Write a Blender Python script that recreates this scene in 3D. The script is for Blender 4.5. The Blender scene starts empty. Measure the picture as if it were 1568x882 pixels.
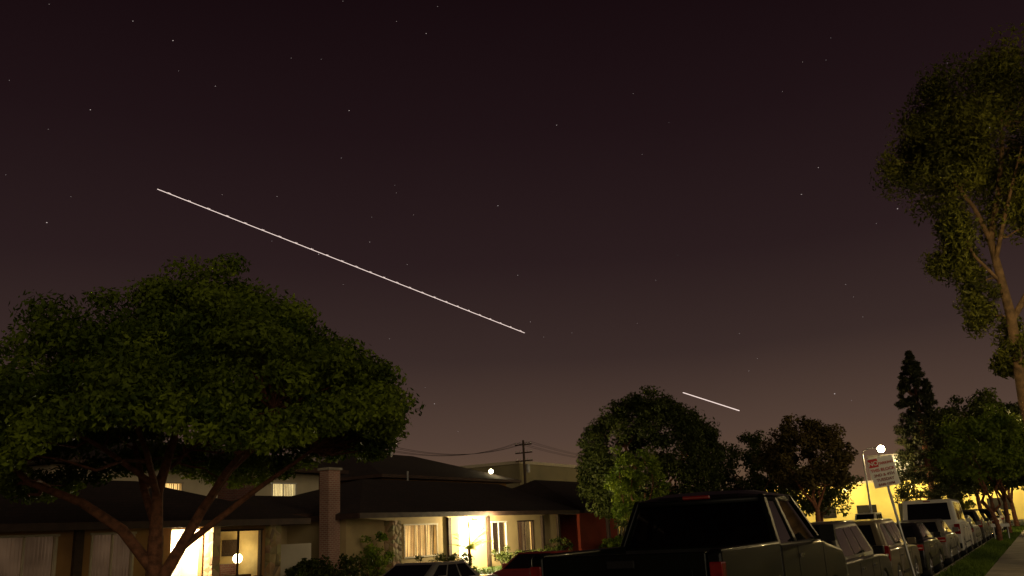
import bpy, math, random
import numpy as np
from mathutils import Vector, Matrix
random.seed(7); rng=np.random.default_rng(11)
S=bpy.context.scene
S.view_settings.view_transform='Standard'; S.view_settings.look='None'; S.view_settings.exposure=0
# ---------------------------------------------------------------- materials
def newmat(name):
    m=bpy.data.materials.new(name); m.use_nodes=True
    nt=m.node_tree; b=nt.nodes['Principled BSDF']; return m,nt,b
def mat(name,col,rough=.8,metal=0,var=.35,scale=3.,bump=.2,bscale=40.,coat=0,spec=.5):
    m,nt,b=newmat(name); N=nt.nodes; L=nt.links
    tc=N.new('ShaderNodeTexCoord')
    n=N.new('ShaderNodeTexNoise'); n.inputs['Scale'].default_value=scale; n.inputs['Detail'].default_value=6
    L.new(tc.outputs['Object'],n.inputs['Vector'])
    r=N.new('ShaderNodeValToRGB')
    r.color_ramp.elements[0].position=.3; r.color_ramp.elements[1].position=.7
    r.color_ramp.elements[0].color=[c*(1-var) for c in col]+[1]
    r.color_ramp.elements[1].color=[min(1,c*(1+var)) for c in col]+[1]
    L.new(n.outputs['Fac'],r.inputs['Fac']); L.new(r.outputs['Color'],b.inputs['Base Color'])
    b.inputs['Roughness'].default_value=rough; b.inputs['Metallic'].default_value=metal
    b.inputs['Specular IOR Level'].default_value=spec
    if coat: b.inputs['Coat Weight'].default_value=coat; b.inputs['Coat Roughness'].default_value=.06
    if bump:
        n2=N.new('ShaderNodeTexNoise'); n2.inputs['Scale'].default_value=bscale; n2.inputs['Detail'].default_value=4
        L.new(tc.outputs['Object'],n2.inputs['Vector'])
        bp=N.new('ShaderNodeBump'); bp.inputs['Strength'].default_value=bump; bp.inputs['Distance'].default_value=.02
        L.new(n2.outputs['Fac'],bp.inputs['Height']); L.new(bp.outputs['Normal'],b.inputs['Normal'])
    return m
def emis(name,col,s,var=0,scale=2.):
    m,nt,b=newmat(name); N=nt.nodes; L=nt.links
    b.inputs['Base Color'].default_value=(*[min(.8,c) for c in col],1)
    b.inputs['Emission Strength'].default_value=s
    if var:
        tc=N.new('ShaderNodeTexCoord'); n=N.new('ShaderNodeTexNoise'); n.inputs['Scale'].default_value=scale
        L.new(tc.outputs['Object'],n.inputs['Vector'])
        r=N.new('ShaderNodeValToRGB'); r.color_ramp.elements[0].position=.35; r.color_ramp.elements[1].position=.65
        r.color_ramp.elements[0].color=[c*(1-var) for c in col]+[1]; r.color_ramp.elements[1].color=[*col,1]
        L.new(n.outputs['Fac'],r.inputs['Fac']); L.new(r.outputs['Color'],b.inputs['Emission Color'])
    else: b.inputs['Emission Color'].default_value=(*col,1)
    return m
def leafmat(name,c0,c1):
    m,nt,b=newmat(name); N=nt.nodes; L=nt.links
    a=N.new('ShaderNodeAttribute'); a.attribute_name='tone'
    r=N.new('ShaderNodeValToRGB'); r.color_ramp.elements[0].color=[*c0,1]; r.color_ramp.elements[1].color=[*c1,1]
    L.new(a.outputs['Fac'],r.inputs['Fac']); L.new(r.outputs['Color'],b.inputs['Base Color'])
    b.inputs['Roughness'].default_value=.6; b.inputs['Specular IOR Level'].default_value=.2
    tr=N.new('ShaderNodeBsdfTranslucent'); L.new(r.outputs['Color'],tr.inputs['Color'])
    mx=N.new('ShaderNodeMixShader'); mx.inputs[0].default_value=.3
    L.new(b.outputs[0],mx.inputs[1]); L.new(tr.outputs[0],mx.inputs[2])
    L.new(mx.outputs[0],N['Material Output'].inputs['Surface'])
    return m
def brickmat(name,c1,c2,mort,sc,bw=.5,rh=.25):
    m,nt,b=newmat(name); N=nt.nodes; L=nt.links
    tc=N.new('ShaderNodeTexCoord'); sp=N.new('ShaderNodeSeparateXYZ'); L.new(tc.outputs['Object'],sp.inputs[0])
    ad=N.new('ShaderNodeMath'); L.new(sp.outputs['X'],ad.inputs[0]); L.new(sp.outputs['Y'],ad.inputs[1])
    cb=N.new('ShaderNodeCombineXYZ'); L.new(ad.outputs[0],cb.inputs[0]); L.new(sp.outputs['Z'],cb.inputs[1])
    t=N.new('ShaderNodeTexBrick'); L.new(cb.outputs[0],t.inputs['Vector'])
    t.inputs['Color1'].default_value=(*c1,1); t.inputs['Color2'].default_value=(*c2,1); t.inputs['Mortar'].default_value=(*mort,1)
    t.inputs['Scale'].default_value=sc; t.inputs['Mortar Size'].default_value=.02
    t.inputs['Brick Width'].default_value=bw; t.inputs['Row Height'].default_value=rh
    n=N.new('ShaderNodeTexNoise'); n.inputs['Scale'].default_value=.8; L.new(tc.outputs['Object'],n.inputs['Vector'])
    mx=N.new('ShaderNodeMixRGB'); mx.blend_type='MULTIPLY'; mx.inputs[0].default_value=.6
    L.new(t.outputs['Color'],mx.inputs[1]); L.new(n.outputs['Fac'],mx.inputs[2])
    L.new(mx.outputs['Color'],b.inputs['Base Color']); b.inputs['Roughness'].default_value=.9
    bp=N.new('ShaderNodeBump'); bp.inputs['Strength'].default_value=.5; bp.inputs['Distance'].default_value=.02
    L.new(t.outputs['Fac'],bp.inputs['Height']); bp.invert=True; L.new(bp.outputs['Normal'],b.inputs['Normal'])
    return m
def stonemat(name):
    m,nt,b=newmat(name); N=nt.nodes; L=nt.links
    tc=N.new('ShaderNodeTexCoord'); v=N.new('ShaderNodeTexVoronoi'); v.inputs['Scale'].default_value=4
    L.new(tc.outputs['Object'],v.inputs['Vector'])
    h=N.new('ShaderNodeHueSaturation'); h.inputs['Saturation'].default_value=.2; h.inputs['Value'].default_value=.55
    L.new(v.outputs['Color'],h.inputs['Color'])
    mx=N.new('ShaderNodeMixRGB'); mx.blend_type='MULTIPLY'; mx.inputs[0].default_value=1; mx.inputs[2].default_value=(.9,.65,.35,1)
    L.new(h.outputs[0],mx.inputs[1]); L.new(mx.outputs[0],b.inputs['Base Color']); b.inputs['Roughness'].default_value=.9
    v2=N.new('ShaderNodeTexVoronoi'); v2.feature='DISTANCE_TO_EDGE'; v2.inputs['Scale'].default_value=4
    L.new(tc.outputs['Object'],v2.inputs['Vector'])
    bp=N.new('ShaderNodeBump'); bp.inputs['Distance'].default_value=.08; L.new(v2.outputs[0],bp.inputs['Height']); L.new(bp.outputs[0],b.inputs['Normal'])
    return m
def glassmat(name,tint=.25):
    m,nt,b=newmat(name); N=nt.nodes; L=nt.links
    N.remove(b)
    t=N.new('ShaderNodeBsdfTransparent'); t.inputs[0].default_value=(tint,tint,tint*.95,1)
    g=N.new('ShaderNodeBsdfGlossy'); g.inputs['Roughness'].default_value=.03; g.inputs[0].default_value=(.9,.9,.9,1)
    f=N.new('ShaderNodeFresnel'); f.inputs[0].default_value=1.5
    mx=N.new('ShaderNodeMixShader'); L.new(f.outputs[0],mx.inputs[0]); L.new(t.outputs[0],mx.inputs[1]); L.new(g.outputs[0],mx.inputs[2])
    L.new(mx.outputs[0],N['Material Output'].inputs['Surface'])
    return m

M={}
M['asphalt']=mat('asphalt',(.05,.047,.045),.85,scale=1.5,bump=.5,bscale=60)
M['concrete']=mat('concrete',(.30,.26,.21),.9,scale=1.2,var=.25,bump=.3)
M['grass']=mat('grass_ground',(.045,.07,.018),.95,scale=2,var=.5,bump=.8,bscale=30)
M['shingle']=brickmat('roof_shingle',(.050,.027,.019),(.032,.018,.013),(.014,.009,.007),3.2,.6,.3)
M['stucco_beige']=mat('stucco_beige',(.44,.33,.17),.95,scale=1,var=.12,bump=.3,bscale=60)
M['stucco_apt']=mat('stucco_apartment',(.62,.53,.36),.95,scale=1,var=.1,bump=.3,bscale=60)
M['stucco_tan']=mat('stucco_tan',(.32,.17,.065),.95,scale=1,var=.15,bump=.3,bscale=60)
M['stucco_white']=mat('stucco_white',(.65,.58,.44),.95,scale=1,var=.08,bump=.3,bscale=60)
M['stucco_red']=mat('stucco_red',(.26,.04,.016),.95,scale=1,var=.2)
M['stucco_yellow']=mat('stucco_yellow',(.64,.50,.15),.95,scale=.4,var=.15)
M['stucco_grey']=mat('stucco_grey',(.24,.20,.11),.95,scale=.4,var=.15)
M['trim_dark']=mat('trim_dark',(.05,.025,.018),.7)
M['trim_light']=mat('trim_light',(.5,.42,.3),.7,var=.1)
M['white']=mat('white_paint',(.75,.73,.68),.5,var=.05,bump=0)
M['wood_dark']=mat('dark_wood',(.045,.025,.015),.8,scale=6)
M['brick']=brickmat('brick',(.50,.24,.18),(.40,.19,.14),(.60,.5,.42),2.2,.45,.16)
M['brick_dark']=brickmat('brick_dark',(.16,.045,.03),(.11,.03,.022),(.16,.12,.1),2.2,.45,.16)
M['stone']=stonemat('field_stone')
M['bark']=mat('bark',(.16,.064,.032),.95,scale=8,var=.5,bump=1,bscale=18)
M['bark_pale']=mat('bark_pale',(.16,.095,.045),.95,scale=6,var=.5,bump=1,bscale=14)
M['tyre']=mat('tyre',(.02,.02,.02),.9)
M['rim']=mat('alloy_rim',(.5,.5,.5),.3,metal=.9,bump=0)
M['chrome']=mat('chrome',(.5,.5,.5),.18,metal=1,bump=0,var=.05)
M['black']=mat('black_plastic',(.012,.012,.012),.5,bump=.1,spec=.25)
M['taillight']=mat('taillight_red',(.20,.008,.006),.15,coat=1,bump=0,var=.4,scale=14)
M['lens_clear']=mat('lens_clear',(.5,.48,.44),.1,coat=1,bump=0,var=.3,scale=14)
M['plate']=mat('plate',(.6,.6,.55),.5,bump=0)
M['carglass']=glassmat('tinted_glass',.22)
M['carglass_dark']=mat('dark_car_glass',(.005,.005,.006),.06,var=.1,bump=0,spec=.3)
M['winglass']=glassmat('window_glass',.85)
M['darkwin']=mat('dark_window',(.02,.018,.016),.08,var=.2,bump=0)
M['seat']=mat('seat_fabric',(.05,.04,.035),.9)
M['metal']=mat('galvanised_metal',(.35,.34,.32),.5,metal=.6)
M['blind_lit']=emis('blind_lit',(1.,.66,.26),1.5,.5,1.3)  # slats emit by themselves, in place of light from the room
M['blind_dim']=emis('blind_dim',(.24,.15,.09),.28,.6,1.2)  # faint emission put into slats and backing sheet for room light
M['blind_white']=emis('curtain_lit',(1.,.78,.42),.9,.4,1.)  # curtain glow is in the material, no lamp behind it
M['room']=mat('room_wall',(.60,.46,.22),.9,scale=1.2)
M['bulb']=emis('bulb',(1.,.86,.5),90)
M['bulb_soft']=emis('bulb_soft',(1.,.85,.5),14)
M['sodium']=emis('sodium_bulb',(1.,.78,.42),80)
M['trail']=emis('light_trail',(1.,.80,.74),.95)
M['star']=emis('star',(.8,.72,.75),.45)

# ---------------------------------------------------------------- mesh builder
class MB:
    def __init__(s): s.v=[];s.f=[];s.m=[];s.ms=[]
    def mi(s,m):
        m=M[m]
        if m not in s.ms: s.ms.append(m)
        return s.ms.index(m)
    def poly(s,pts,m):
        i=len(s.v); s.v+= [tuple(p) for p in pts]; s.f.append(list(range(i,i+len(pts)))); s.m.append(s.mi(m))
    def hexa(s,p,m):
        i=len(s.v); s.v+=[tuple(q) for q in p]; k=s.mi(m)
        for f in [(3,2,1,0),(4,5,6,7),(0,1,5,4),(1,2,6,5),(2,3,7,6),(3,0,4,7)]:
            s.f.append([i+a for a in f]); s.m.append(k)
    def box(s,x0,x1,y0,y1,z0,z1,m):
        s.hexa([(x0,y0,z0),(x1,y0,z0),(x1,y1,z0),(x0,y1,z0),(x0,y0,z1),(x1,y0,z1),(x1,y1,z1),(x0,y1,z1)],m)
    def tube(s,pts,rad,m,n=8,cap=True):
        pts=[Vector(p) for p in pts]
        if not hasattr(rad,'__len__'): rad=[rad]*len(pts)
        i0=len(s.v); k=s.mi(m)
        for j,p in enumerate(pts):
            d=(pts[min(j+1,len(pts)-1)]-pts[max(j-1,0)]).normalized()
            a=Vector((0,0,1)) if abs(d.z)<.9 else Vector((1,0,0))
            u=d.cross(a).normalized(); w=d.cross(u)
            for q in range(n):
                t=2*math.pi*q/n; s.v.append(tuple(p+(u*math.cos(t)+w*math.sin(t))*rad[j]))
        for j in range(len(pts)-1):
            for q in range(n):
                a=i0+j*n+q; b=i0+j*n+(q+1)%n
                s.f.append([a,b,b+n,a+n]); s.m.append(k)
        if cap:
            s.f.append([i0+q for q in range(n)][::-1]); s.m.append(k)
            e=i0+(len(pts)-1)*n; s.f.append([e+q for q in range(n)]); s.m.append(k)
    def extr(s,pts,x0,x1,m):
        i=len(s.v); n=len(pts); k=s.mi(m)
        s.v+=[(x0,y,z) for y,z in pts]+[(x1,y,z) for y,z in pts]
        s.f.append([i+q for q in range(n)]); s.m.append(k)
        s.f.append([i+n+q for q in range(n)][::-1]); s.m.append(k)
        for q in range(n):
            r=(q+1)%n; s.f.append([i+q,i+n+q,i+n+r,i+r]); s.m.append(k)
    def pane(s,q,u0,u1,v0,v1,off,m,sink=None):
        q=[Vector(p) for p in q]; nrm=(q[1]-q[0]).cross(q[3]-q[0]).normalized()*off
        B=lambda u,v:(q[0]*(1-u)*(1-v)+q[1]*u*(1-v)+q[2]*u*v+q[3]*(1-u)*v)+nrm
        s.poly([B(u0,v0),B(u1,v0),B(u1,v1),B(u0,v1)],m)
    def ball(s,c,r,m,n=10):
        ps=[];rs=[]
        for j in range(n+1):
            t=math.pi*j/n; ps.append((c[0],c[1],c[2]-r*math.cos(t))); rs.append(max(.001,r*math.sin(t)))
        s.tube(ps,rs,m,n)
    def obj(s,name,parent=None,bevel=0,smooth=False,loc=None):
        me=bpy.data.meshes.new(name); me.from_pydata(s.v,[],s.f)
        for m in s.ms: me.materials.append(m)
        me.polygons.foreach_set('material_index',s.m)
        me.update()
        import bmesh
        bm=bmesh.new(); bm.from_mesh(me); bmesh.ops.recalc_face_normals(bm,faces=bm.faces) if smooth or bevel else None
        bm.to_mesh(me); bm.free()
        o=bpy.data.objects.new(name,me); S.collection.objects.link(o)
        if smooth:
            me.polygons.foreach_set('use_smooth',[True]*len(me.polygons)); me.set_sharp_from_angle(angle=math.radians(40))
        if bevel:
            b=o.modifiers.new('b','BEVEL'); b.width=bevel; b.segments=3; b.limit_method='ANGLE'; b.angle_limit=math.radians(35)
        if parent: o.parent=parent
        if loc: o.location=loc
        return o
def root(name,loc=(0,0,0),rz=0):
    e=bpy.data.objects.new(name,None); S.collection.objects.link(e); e.location=loc; e.rotation_euler=(0,0,rz); e.empty_display_size=.3
    return e
def lamp(name,loc,p,col,r=.1,parent=None,kind='POINT'):
    l=bpy.data.lights.new(name,kind); l.energy=p; l.color=col; l.shadow_soft_size=r
    o=bpy.data.objects.new(name,l); S.collection.objects.link(o); o.location=loc
    if parent: o.parent=parent
    return o

# ---------------------------------------------------------------- camera
th=math.radians(29.55); t=math.radians(15.32); ro=math.radians(2.9)
F=Vector((-math.sin(th)*math.cos(t),math.cos(th)*math.cos(t),math.sin(t)))
R=Vector((math.cos(th),math.sin(th),0)); U=R.cross(F)
Xc=R*math.cos(ro)-U*math.sin(ro); Yc=R*math.sin(ro)+U*math.cos(ro)
cam=bpy.data.cameras.new('camera'); co=bpy.data.objects.new('camera',cam); S.collection.objects.link(co)
cam.lens=31.2; cam.sensor_width=36; cam.clip_end=8000; cam.clip_start=.1
mw=Matrix((Xc,Yc,-F)).transposed().to_4x4(); mw.translation=(0,0,1.55); co.matrix_world=mw
S.camera=co

# ---------------------------------------------------------------- world
w=bpy.data.worlds.new('World'); S.world=w; w.use_nodes=True
N=w.node_tree.nodes; L=w.node_tree.links; bg=N['Background']
tc=N.new('ShaderNodeTexCoord'); sp=N.new('ShaderNodeSeparateXYZ'); L.new(tc.outputs['Generated'],sp.inputs[0])
nz=N.new('ShaderNodeTexNoise'); nz.inputs['Scale'].default_value=2.5; nz.inputs['Detail'].default_value=2
L.new(tc.outputs['Generated'],nz.inputs['Vector'])
ma=N.new('ShaderNodeMath'); ma.operation='MULTIPLY_ADD'; ma.inputs[1].default_value=.03; L.new(nz.outputs['Fac'],ma.inputs[0])
mb_=N.new('ShaderNodeMath'); mb_.operation='ADD'; mb_.inputs[1].default_value=-.015; L.new(sp.outputs['Z'],mb_.inputs[0]); L.new(mb_.outputs[0],ma.inputs[2])
r=N.new('ShaderNodeValToRGB'); cr=r.color_ramp
st=[(0,(.150,.084,.042)),(.096,(.086,.051,.037)),(.186,(.041,.0238,.0210)),(.29,(.0230,.0119,.0127)),(.427,(.0137,.0062,.0076)),(.56,(.0078,.0031,.0042)),(1,(.005,.002,.003))]
cr.elements[0].position=0; cr.elements[0].color=(*st[0][1],1); cr.elements[1].position=1; cr.elements[1].color=(*st[-1][1],1)
for p,c in st[1:-1]:
    e=cr.elements.new(p); e.color=(*c,1)
L.new(ma.outputs[0],r.inputs[0]); L.new(r.outputs[0],bg.inputs[0]); bg.inputs[1].default_value=1

night_fill=bpy.data.lights.new('night_fill','SUN'); night_fill.energy=.8; night_fill.angle=math.radians(60); night_fill.color=(1,.82,.52)  # added soft fill, standing in for street light from behind the camera
so=bpy.data.objects.new('night_fill',night_fill); S.collection.objects.link(so)
d=Vector((-.74,.58,-.10)); so.rotation_euler=d.to_track_quat('-Z','Y').to_euler()

# ---------------------------------------------------------------- ground
def sheet(name,prof,ys,m,parent=None):
    b=MB()
    for j in range(len(ys)-1):
        for i in range(len(prof)-1):
            (xa,za),(xb,zb)=prof[i],prof[i+1]
            b.poly([(xa,ys[j],za),(xb,ys[j],zb),(xb,ys[j+1],zb),(xa,ys[j+1],za)],m)
    return b.obj(name,parent)
gz=[(-3000,0),(-21,0),(-16.3,-.36),(-14.72,-.39),(-14.7,-.7),(-2.52,-.3),(-2.5,0),(3000,0)]
sheet('ground',gz,[-3000,-40,0,40,80,140,400,3000],'grass')
sheet('road',[(-14.5,-.5),(-8.5,-.27),(-2.68,-.135)],[-60,112],'asphalt')
sheet('road',[(-120,-.45),(-14.5,-.45),(-8.5,-.26),(-2.6,.004),(80,.006)],[112,122],'asphalt')
def curb(name,x0,x1,zb,zt):
    b=MB(); y=-60
    while y<111:
        b.box(x0,x1,y,y+2.98,zb,zt,'concrete'); y+=3
    return b.obj(name,bevel=.02)
curb('kerb',-2.68,-2.5,-.3,.012); curb('kerb',-14.7,-14.52,-.8,-.375)
def slabs(name,x0,x1,z0,z1,y0=-40,y1=111,step=1.5):
    b=MB(); y=y0
    while y<y1:
        b.hexa([(x0,y,z0-.1),(x1,y,z1-.1),(x1,y+step-.015,z1-.1),(x0,y+step-.015,z0-.1),(x0,y,z0),(x1,y,z1),(x1,y+step-.015,z1),(x0,y+step-.015,z0)],'concrete'); y+=step
    return b.obj(name)
slabs('sidewalk',-1.5,-.3,.02,.02); slabs('sidewalk',-17.9,-16.5,-.22,-.33)
b=MB(); 
for y in (28,34.0): b.hexa([(-22.6,y,.0),(-18,y,-.22),(-18,y+1.1,-.22),(-22.6,y+1.1,0),(-22.6,y,.03),(-18,y,-.19),(-18,y+1.1,-.19),(-22.6,y+1.1,.03)],'concrete')
b.obj('front_path')

# ---------------------------------------------------------------- foliage
LM={'oak':leafmat('leaves_broad',(.022,.045,.003),(.19,.245,.016)),
    'dark':leafmat('leaves_dark',(.022,.032,.006),(.075,.09,.015)),
    'euc':leafmat('leaves_euc',(.04,.047,.006),(.18,.18,.02)),
    'bright':leafmat('leaves_bright',(.07,.12,.010),(.22,.28,.025)),
    'pine':leafmat('needles',(.02,.028,.010),(.06,.06,.02)),
    'red':leafmat('leaves_reddish',(.04,.033,.01),(.11,.08,.022)),
    'grass':leafmat('grass_blades',(.05,.09,.012),(.15,.22,.03))}
def leaves(name,cl,nper,size,m,parent,aspect=.5,flat=.75,up=.3,ck=.75):
    cl=np.array(cl); n=len(cl)*nper
    c=np.repeat(cl,nper,0)
    dv=rng.normal(size=(n,3)); dv/=np.linalg.norm(dv,axis=1)[:,None]
    rr=rng.random(n)**.45
    p=c[:,:3]+dv*(c[:,3]*rr)[:,None]*np.array([1,1,flat])
    nm=dv*.8+rng.normal(size=(n,3))*.6+np.array([0,0,up]); nm/=np.linalg.norm(nm,axis=1)[:,None]
    a=rng.normal(size=(n,3)); a[:,2]-=.6
    u=np.cross(nm,a); u/=np.linalg.norm(u,axis=1)[:,None]; v=np.cross(nm,u)
    sz=size*(.6+.8*rng.random(n))[:,None]
    V=np.empty((n,4,3)); V[:,0]=p-v*sz*.5; V[:,1]=p+u*sz*aspect*.5; V[:,2]=p+v*sz*.5+nm*sz*.12; V[:,3]=p-u*sz*aspect*.5
    me=bpy.data.meshes.new(name); me.vertices.add(n*4); me.vertices.foreach_set('co',V.ravel())
    me.loops.add(n*4); me.loops.foreach_set('vertex_index',np.arange(n*4))
    me.polygons.add(n); me.polygons.foreach_set('loop_start',np.arange(n)*4); me.polygons.foreach_set('loop_total',np.full(n,4))
    me.materials.append(LM[m]); me.update(calc_edges=True)
    at=me.attributes.new('tone','FLOAT','FACE'); tn=np.clip(c[:,4]*ck+rng.random(n)*.35-.05,0,1); at.data.foreach_set('value',tn.astype(np.float32))
    o=bpy.data.objects.new(name,me); S.collection.objects.link(o)
    if parent: o.parent=parent
    return o
def crown(c,rad,n,cr,shell=.6,zmin=-1e9,lump=.18,seed=0):
    g=np.random.default_rng(seed); out=[]
    ph=g.random(6)*6.28
    while len(out)<n:
        d=g.normal(size=3); d/=np.linalg.norm(d)
        az=math.atan2(d[1],d[0])
        k=1+lump*(math.sin(3*az+ph[0])*.5+math.sin(5*az+ph[1]+3*d[2])*.5+math.sin(7*d[2]+2*az+ph[2])*.5)
        f=(shell+(1-shell)*g.random()**.6)*k
        p=[c[i]+d[i]*rad[i]*f for i in range(3)]
        if p[2]<zmin: continue
        out.append([*p,cr*(.7+.7*g.random()),g.random()])
    return out
def bend(a,b,g,amt=.12,n=5):
    a=Vector(a);b=Vector(b); L_=(b-a).length; mid=[a.lerp(b,i/n) for i in range(n+1)]
    for i in range(1,n): mid[i]+=Vector([g.uniform(-1,1)*amt*L_ for _ in range(3)])*.5+Vector((0,0,-.25*amt*L_*math.sin(math.pi*i/n)))
    return mid
def woody(limbs,clumps,m,parent,twigs=60,tr=.035,seed=1):
    g=random.Random(seed); b=MB(); pts=[]
    for ps,rs in limbs:
        b.tube(ps,rs,m,10)
        for i in range(len(ps)-1):
            for k in range(4):
                pts.append((Vector(ps[i]).lerp(Vector(ps[i+1]),k/4),rs[i]))
    pts=[q for q in pts if q[0].z>pts[0][0].z+1.5] or pts
    cs=g.sample(clumps,min(twigs,len(clumps)))
    for c in cs:
        c=Vector(c[:3]); near=min(pts,key=lambda q:(q[0]-c).length+max(0,q[0].z-c.z)*1.5)
        q=bend(near[0],c,g); r0=min(near[1]*.6,tr*2)
        b.tube(q,[r0*(1-.8*i/5) for i in range(6)],m,5)
    return b.obj('trunk_and_branches',parent,smooth=True)

# --- big left tree
tr=root('shade_tree',(-16,12.8,-.38))
CX,CY=.65,.35
cl=crown((CX,CY,4.5),(4.15,4.3,2.35),400,.52,.62,3.3,.12,3)+crown((1.0,.55,5.5),(2.5,2.5,2.3),150,.52,.5,4.9,.14,4)\
  +crown((-2.4,-1.2,4.3),(1.9,1.9,1.2),70,.48,.4,3.7,.15,13)
cl=[c for c in cl if c[2]>4.75-.85*min(1,(math.hypot(c[0]-CX,c[1]-CY)/4.1))**2]
g=random.Random(5)
for i in range(46):
    a=6.28*i/46; rr=4.05+.3*math.sin(4*a+1); sd=math.cos(a)*.87+math.sin(a)*.49
    for k in range(2): cl.append([CX+rr*math.cos(a),CY+rr*math.sin(a),4.15+.28*sd+.3*math.sin(5*a+.5)-.3*k,.4,g.random()])
leaves('crown',cl,310,.115,'oak',tr,aspect=.5,flat=.62,ck=.85)
woody([([(0,0,-.1),(.03,.02,.6),(-.05,0,1.4),(-.12,.05,2.2)],[.30,.20,.17,.15]),
 ([(-.05,0,1.5),(-.6,-.4,2.35),(-1.3,-.9,2.95),(-2.2,-1.5,3.4),(-2.9,-1.9,4.1)],[.12,.11,.09,.07,.04]),
 ([(0,0,1.1),(.32,.3,1.9),(.62,.6,2.7),(.95,1.0,3.5),(1.8,1.8,4.6)],[.14,.12,.10,.08,.04]),
 ([(-.12,.05,2.2),(-.2,.1,3.1),(.1,.2,4.2),(.2,.3,5.5)],[.14,.11,.08,.04]),
 ([(-.15,.05,2.4),(-.9,.3,3.2),(-1.6,.6,4.0),(-2.4,1,4.8)],[.09,.08,.06,.03]),
 ([(.62,.6,2.7),(1.5,.4,3.4),(2.5,.2,4.0),(3.4,0,4.6)],[.08,.07,.05,.03]),
 ([(-.2,.1,3.0),(.5,-.8,3.9),(1.2,-1.8,4.6)],[.08,.06,.03]),
 ([(-.2,.1,3.2),(-.7,-.9,4.0),(-1.2,-2.0,4.7)],[.07,.05,.03]),
 ([(.32,.3,1.9),(1.2,1.4,3.0),(2.2,2.8,4.2)],[.08,.06,.03]),
 ([(-.9,.3,3.2),(-1.6,1.7,3.9),(-2.0,2.8,4.6)],[.06,.05,.03])],cl,'bark',tr,200,.024,2)

# --- eucalyptus right
tr=root('eucalyptus_tree',(.35,25.3,0))
cl=crown((.7,.2,11.2),(2.6,2.8,1.95),150,.55,.45,-9,.22,5)+crown((-1.15,-.1,10.7),(1.25,1.6,1.4),46,.48,.3,-9,.2,6)\
 +crown((-1.1,0,8.4),(.75,1.1,1.2),26,.38,.2,-9,.2,7)+crown((-.9,0,6.6),(.4,.8,1.0),12,.3,.2,-9,.2,8)+crown((.9,.0,9.1),(1.3,1.2,1.1),34,.45,.3,-9,.2,9)+crown((-.45,.2,5.2),(.4,.5,.8),11,.28,.2,-9,.2,12)+crown((2.6,.4,9),(1.6,1.8,1.6),45,.55,.3,-9,.2,10)
leaves('crown',cl,230,.14,'euc',tr,aspect=.35,flat=1.0,up=0)
woody([([(0,0,-.1),(-.2,0,2.2),(-.35,0,4),(-.27,0,6.2),(-.38,0,8.2)],[.3,.19,.15,.12,.09]),
 ([(-.38,0,8.2),(-.6,-.2,9.1),(-1.1,-.3,10.2),(-1.5,-.3,11.2)],[.07,.055,.04,.02]),
 ([(-.38,0,8.2),(0,-.1,9.4),(.3,0,10.6),(.5,.2,12)],[.08,.07,.05,.03]),
 ([(-.3,0,6.0),(.8,.3,7.6),(2,.4,9)],[.08,.07,.03]),
 ([(-.3,0,7.0),(-.8,-.2,7.8),(-1.1,-.2,8.9)],[.05,.035,.02]),
 ([(-.38,0,7.6),(.1,-.5,8.8),(.7,-1.0,10.2)],[.06,.045,.02])],cl,'bark_pale',tr,60,.015,3)

def simple_tree(name,loc,cc,rad,n,cr,nper,ls,m,bark='bark',seed=1,zmin=-9,shell=.55,forks=5,tw=30,th_=.22,fz=None,lump=.18):
    tr=root(name,loc); cl=crown(cc,rad,n,cr,shell,zmin,lump,seed)
    leaves('crown',cl,nper,ls,m,tr)
    g=random.Random(seed); fz=fz or cc[2]*.4
    limbs=[([(0,0,-.1),(g.uniform(-.1,.1),0,fz*.5),(g.uniform(-.15,.15),0,fz)],[th_,th_*.8,th_*.7])]
    for i in range(forks):
        a=6.28*i/forks+g.random(); e=Vector((cc[0]+rad[0]*.6*math.cos(a),cc[1]+rad[1]*.6*math.sin(a),cc[2]+rad[2]*g.uniform(-.1,.4)))
        limbs.append((bend(limbs[0][0][2],e,g,.15),[th_*.5*(1-.14*k) for k in range(6)]))
    woody(limbs,cl,bark,tr,tw,.03,seed); return tr
simple_tree('round_ficus_tree',(-17,43.3,-.3),(0,0,4.9),(3.5,3.5,3.35),420,.5,130,.18,'dark',seed=21,lump=.07,shell=.75,zmin=1.8)
simple_tree('young_tree',(-15.6,37.6,-.38),(0,0,3.3),(1.45,1.5,2.0),64,.3,80,.17,'bright',seed=22,th_=.09,shell=.2)
simple_tree('street_tree',(-15.2,72,-.38),(0,0,6.3),(3.2,3.3,2.9),170,.6,90,.27,'red',seed=23,zmin=4.2,fz=2.4,th_=.25)
simple_tree('street_tree',(-22,80,0),(0,0,5.6),(3.5,3.5,3.2),150,.7,70,.3,'dark',seed=24,zmin=2.5)
simple_tree('street_tree',(-19,92,0),(0,0,4.2),(3.5,3.5,2.4),120,.7,60,.3,'dark',seed=25,zmin=1.5)
simple_tree('parkway_tree',(-2.05,47,0),(0.15,0,4.1),(2.0,2.3,1.6),120,.42,90,.18,'bright',seed=26,zmin=2.9,fz=1.3,th_=.13)
simple_tree('parkway_tree',(-2.05,60,0),(0,0,4.8),(2.6,2.8,2.3),150,.55,80,.24,'dark',seed=27,zmin=2.8,fz=1.8,th_=.16)
simple_tree('parkway_tree',(-2.05,78,0),(-1.0,0,6.2),(3.6,3.2,3.6),170,.7,80,.3,'dark',seed=28,zmin=2.9,fz=1.8,th_=.2)
simple_tree('garden_tree',(-6.5,117,0),(0,0,8.2),(5.5,4.5,5.6),200,1.,80,.45,'dark',seed=29,zmin=3.5,fz=3,th_=.3)
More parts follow.
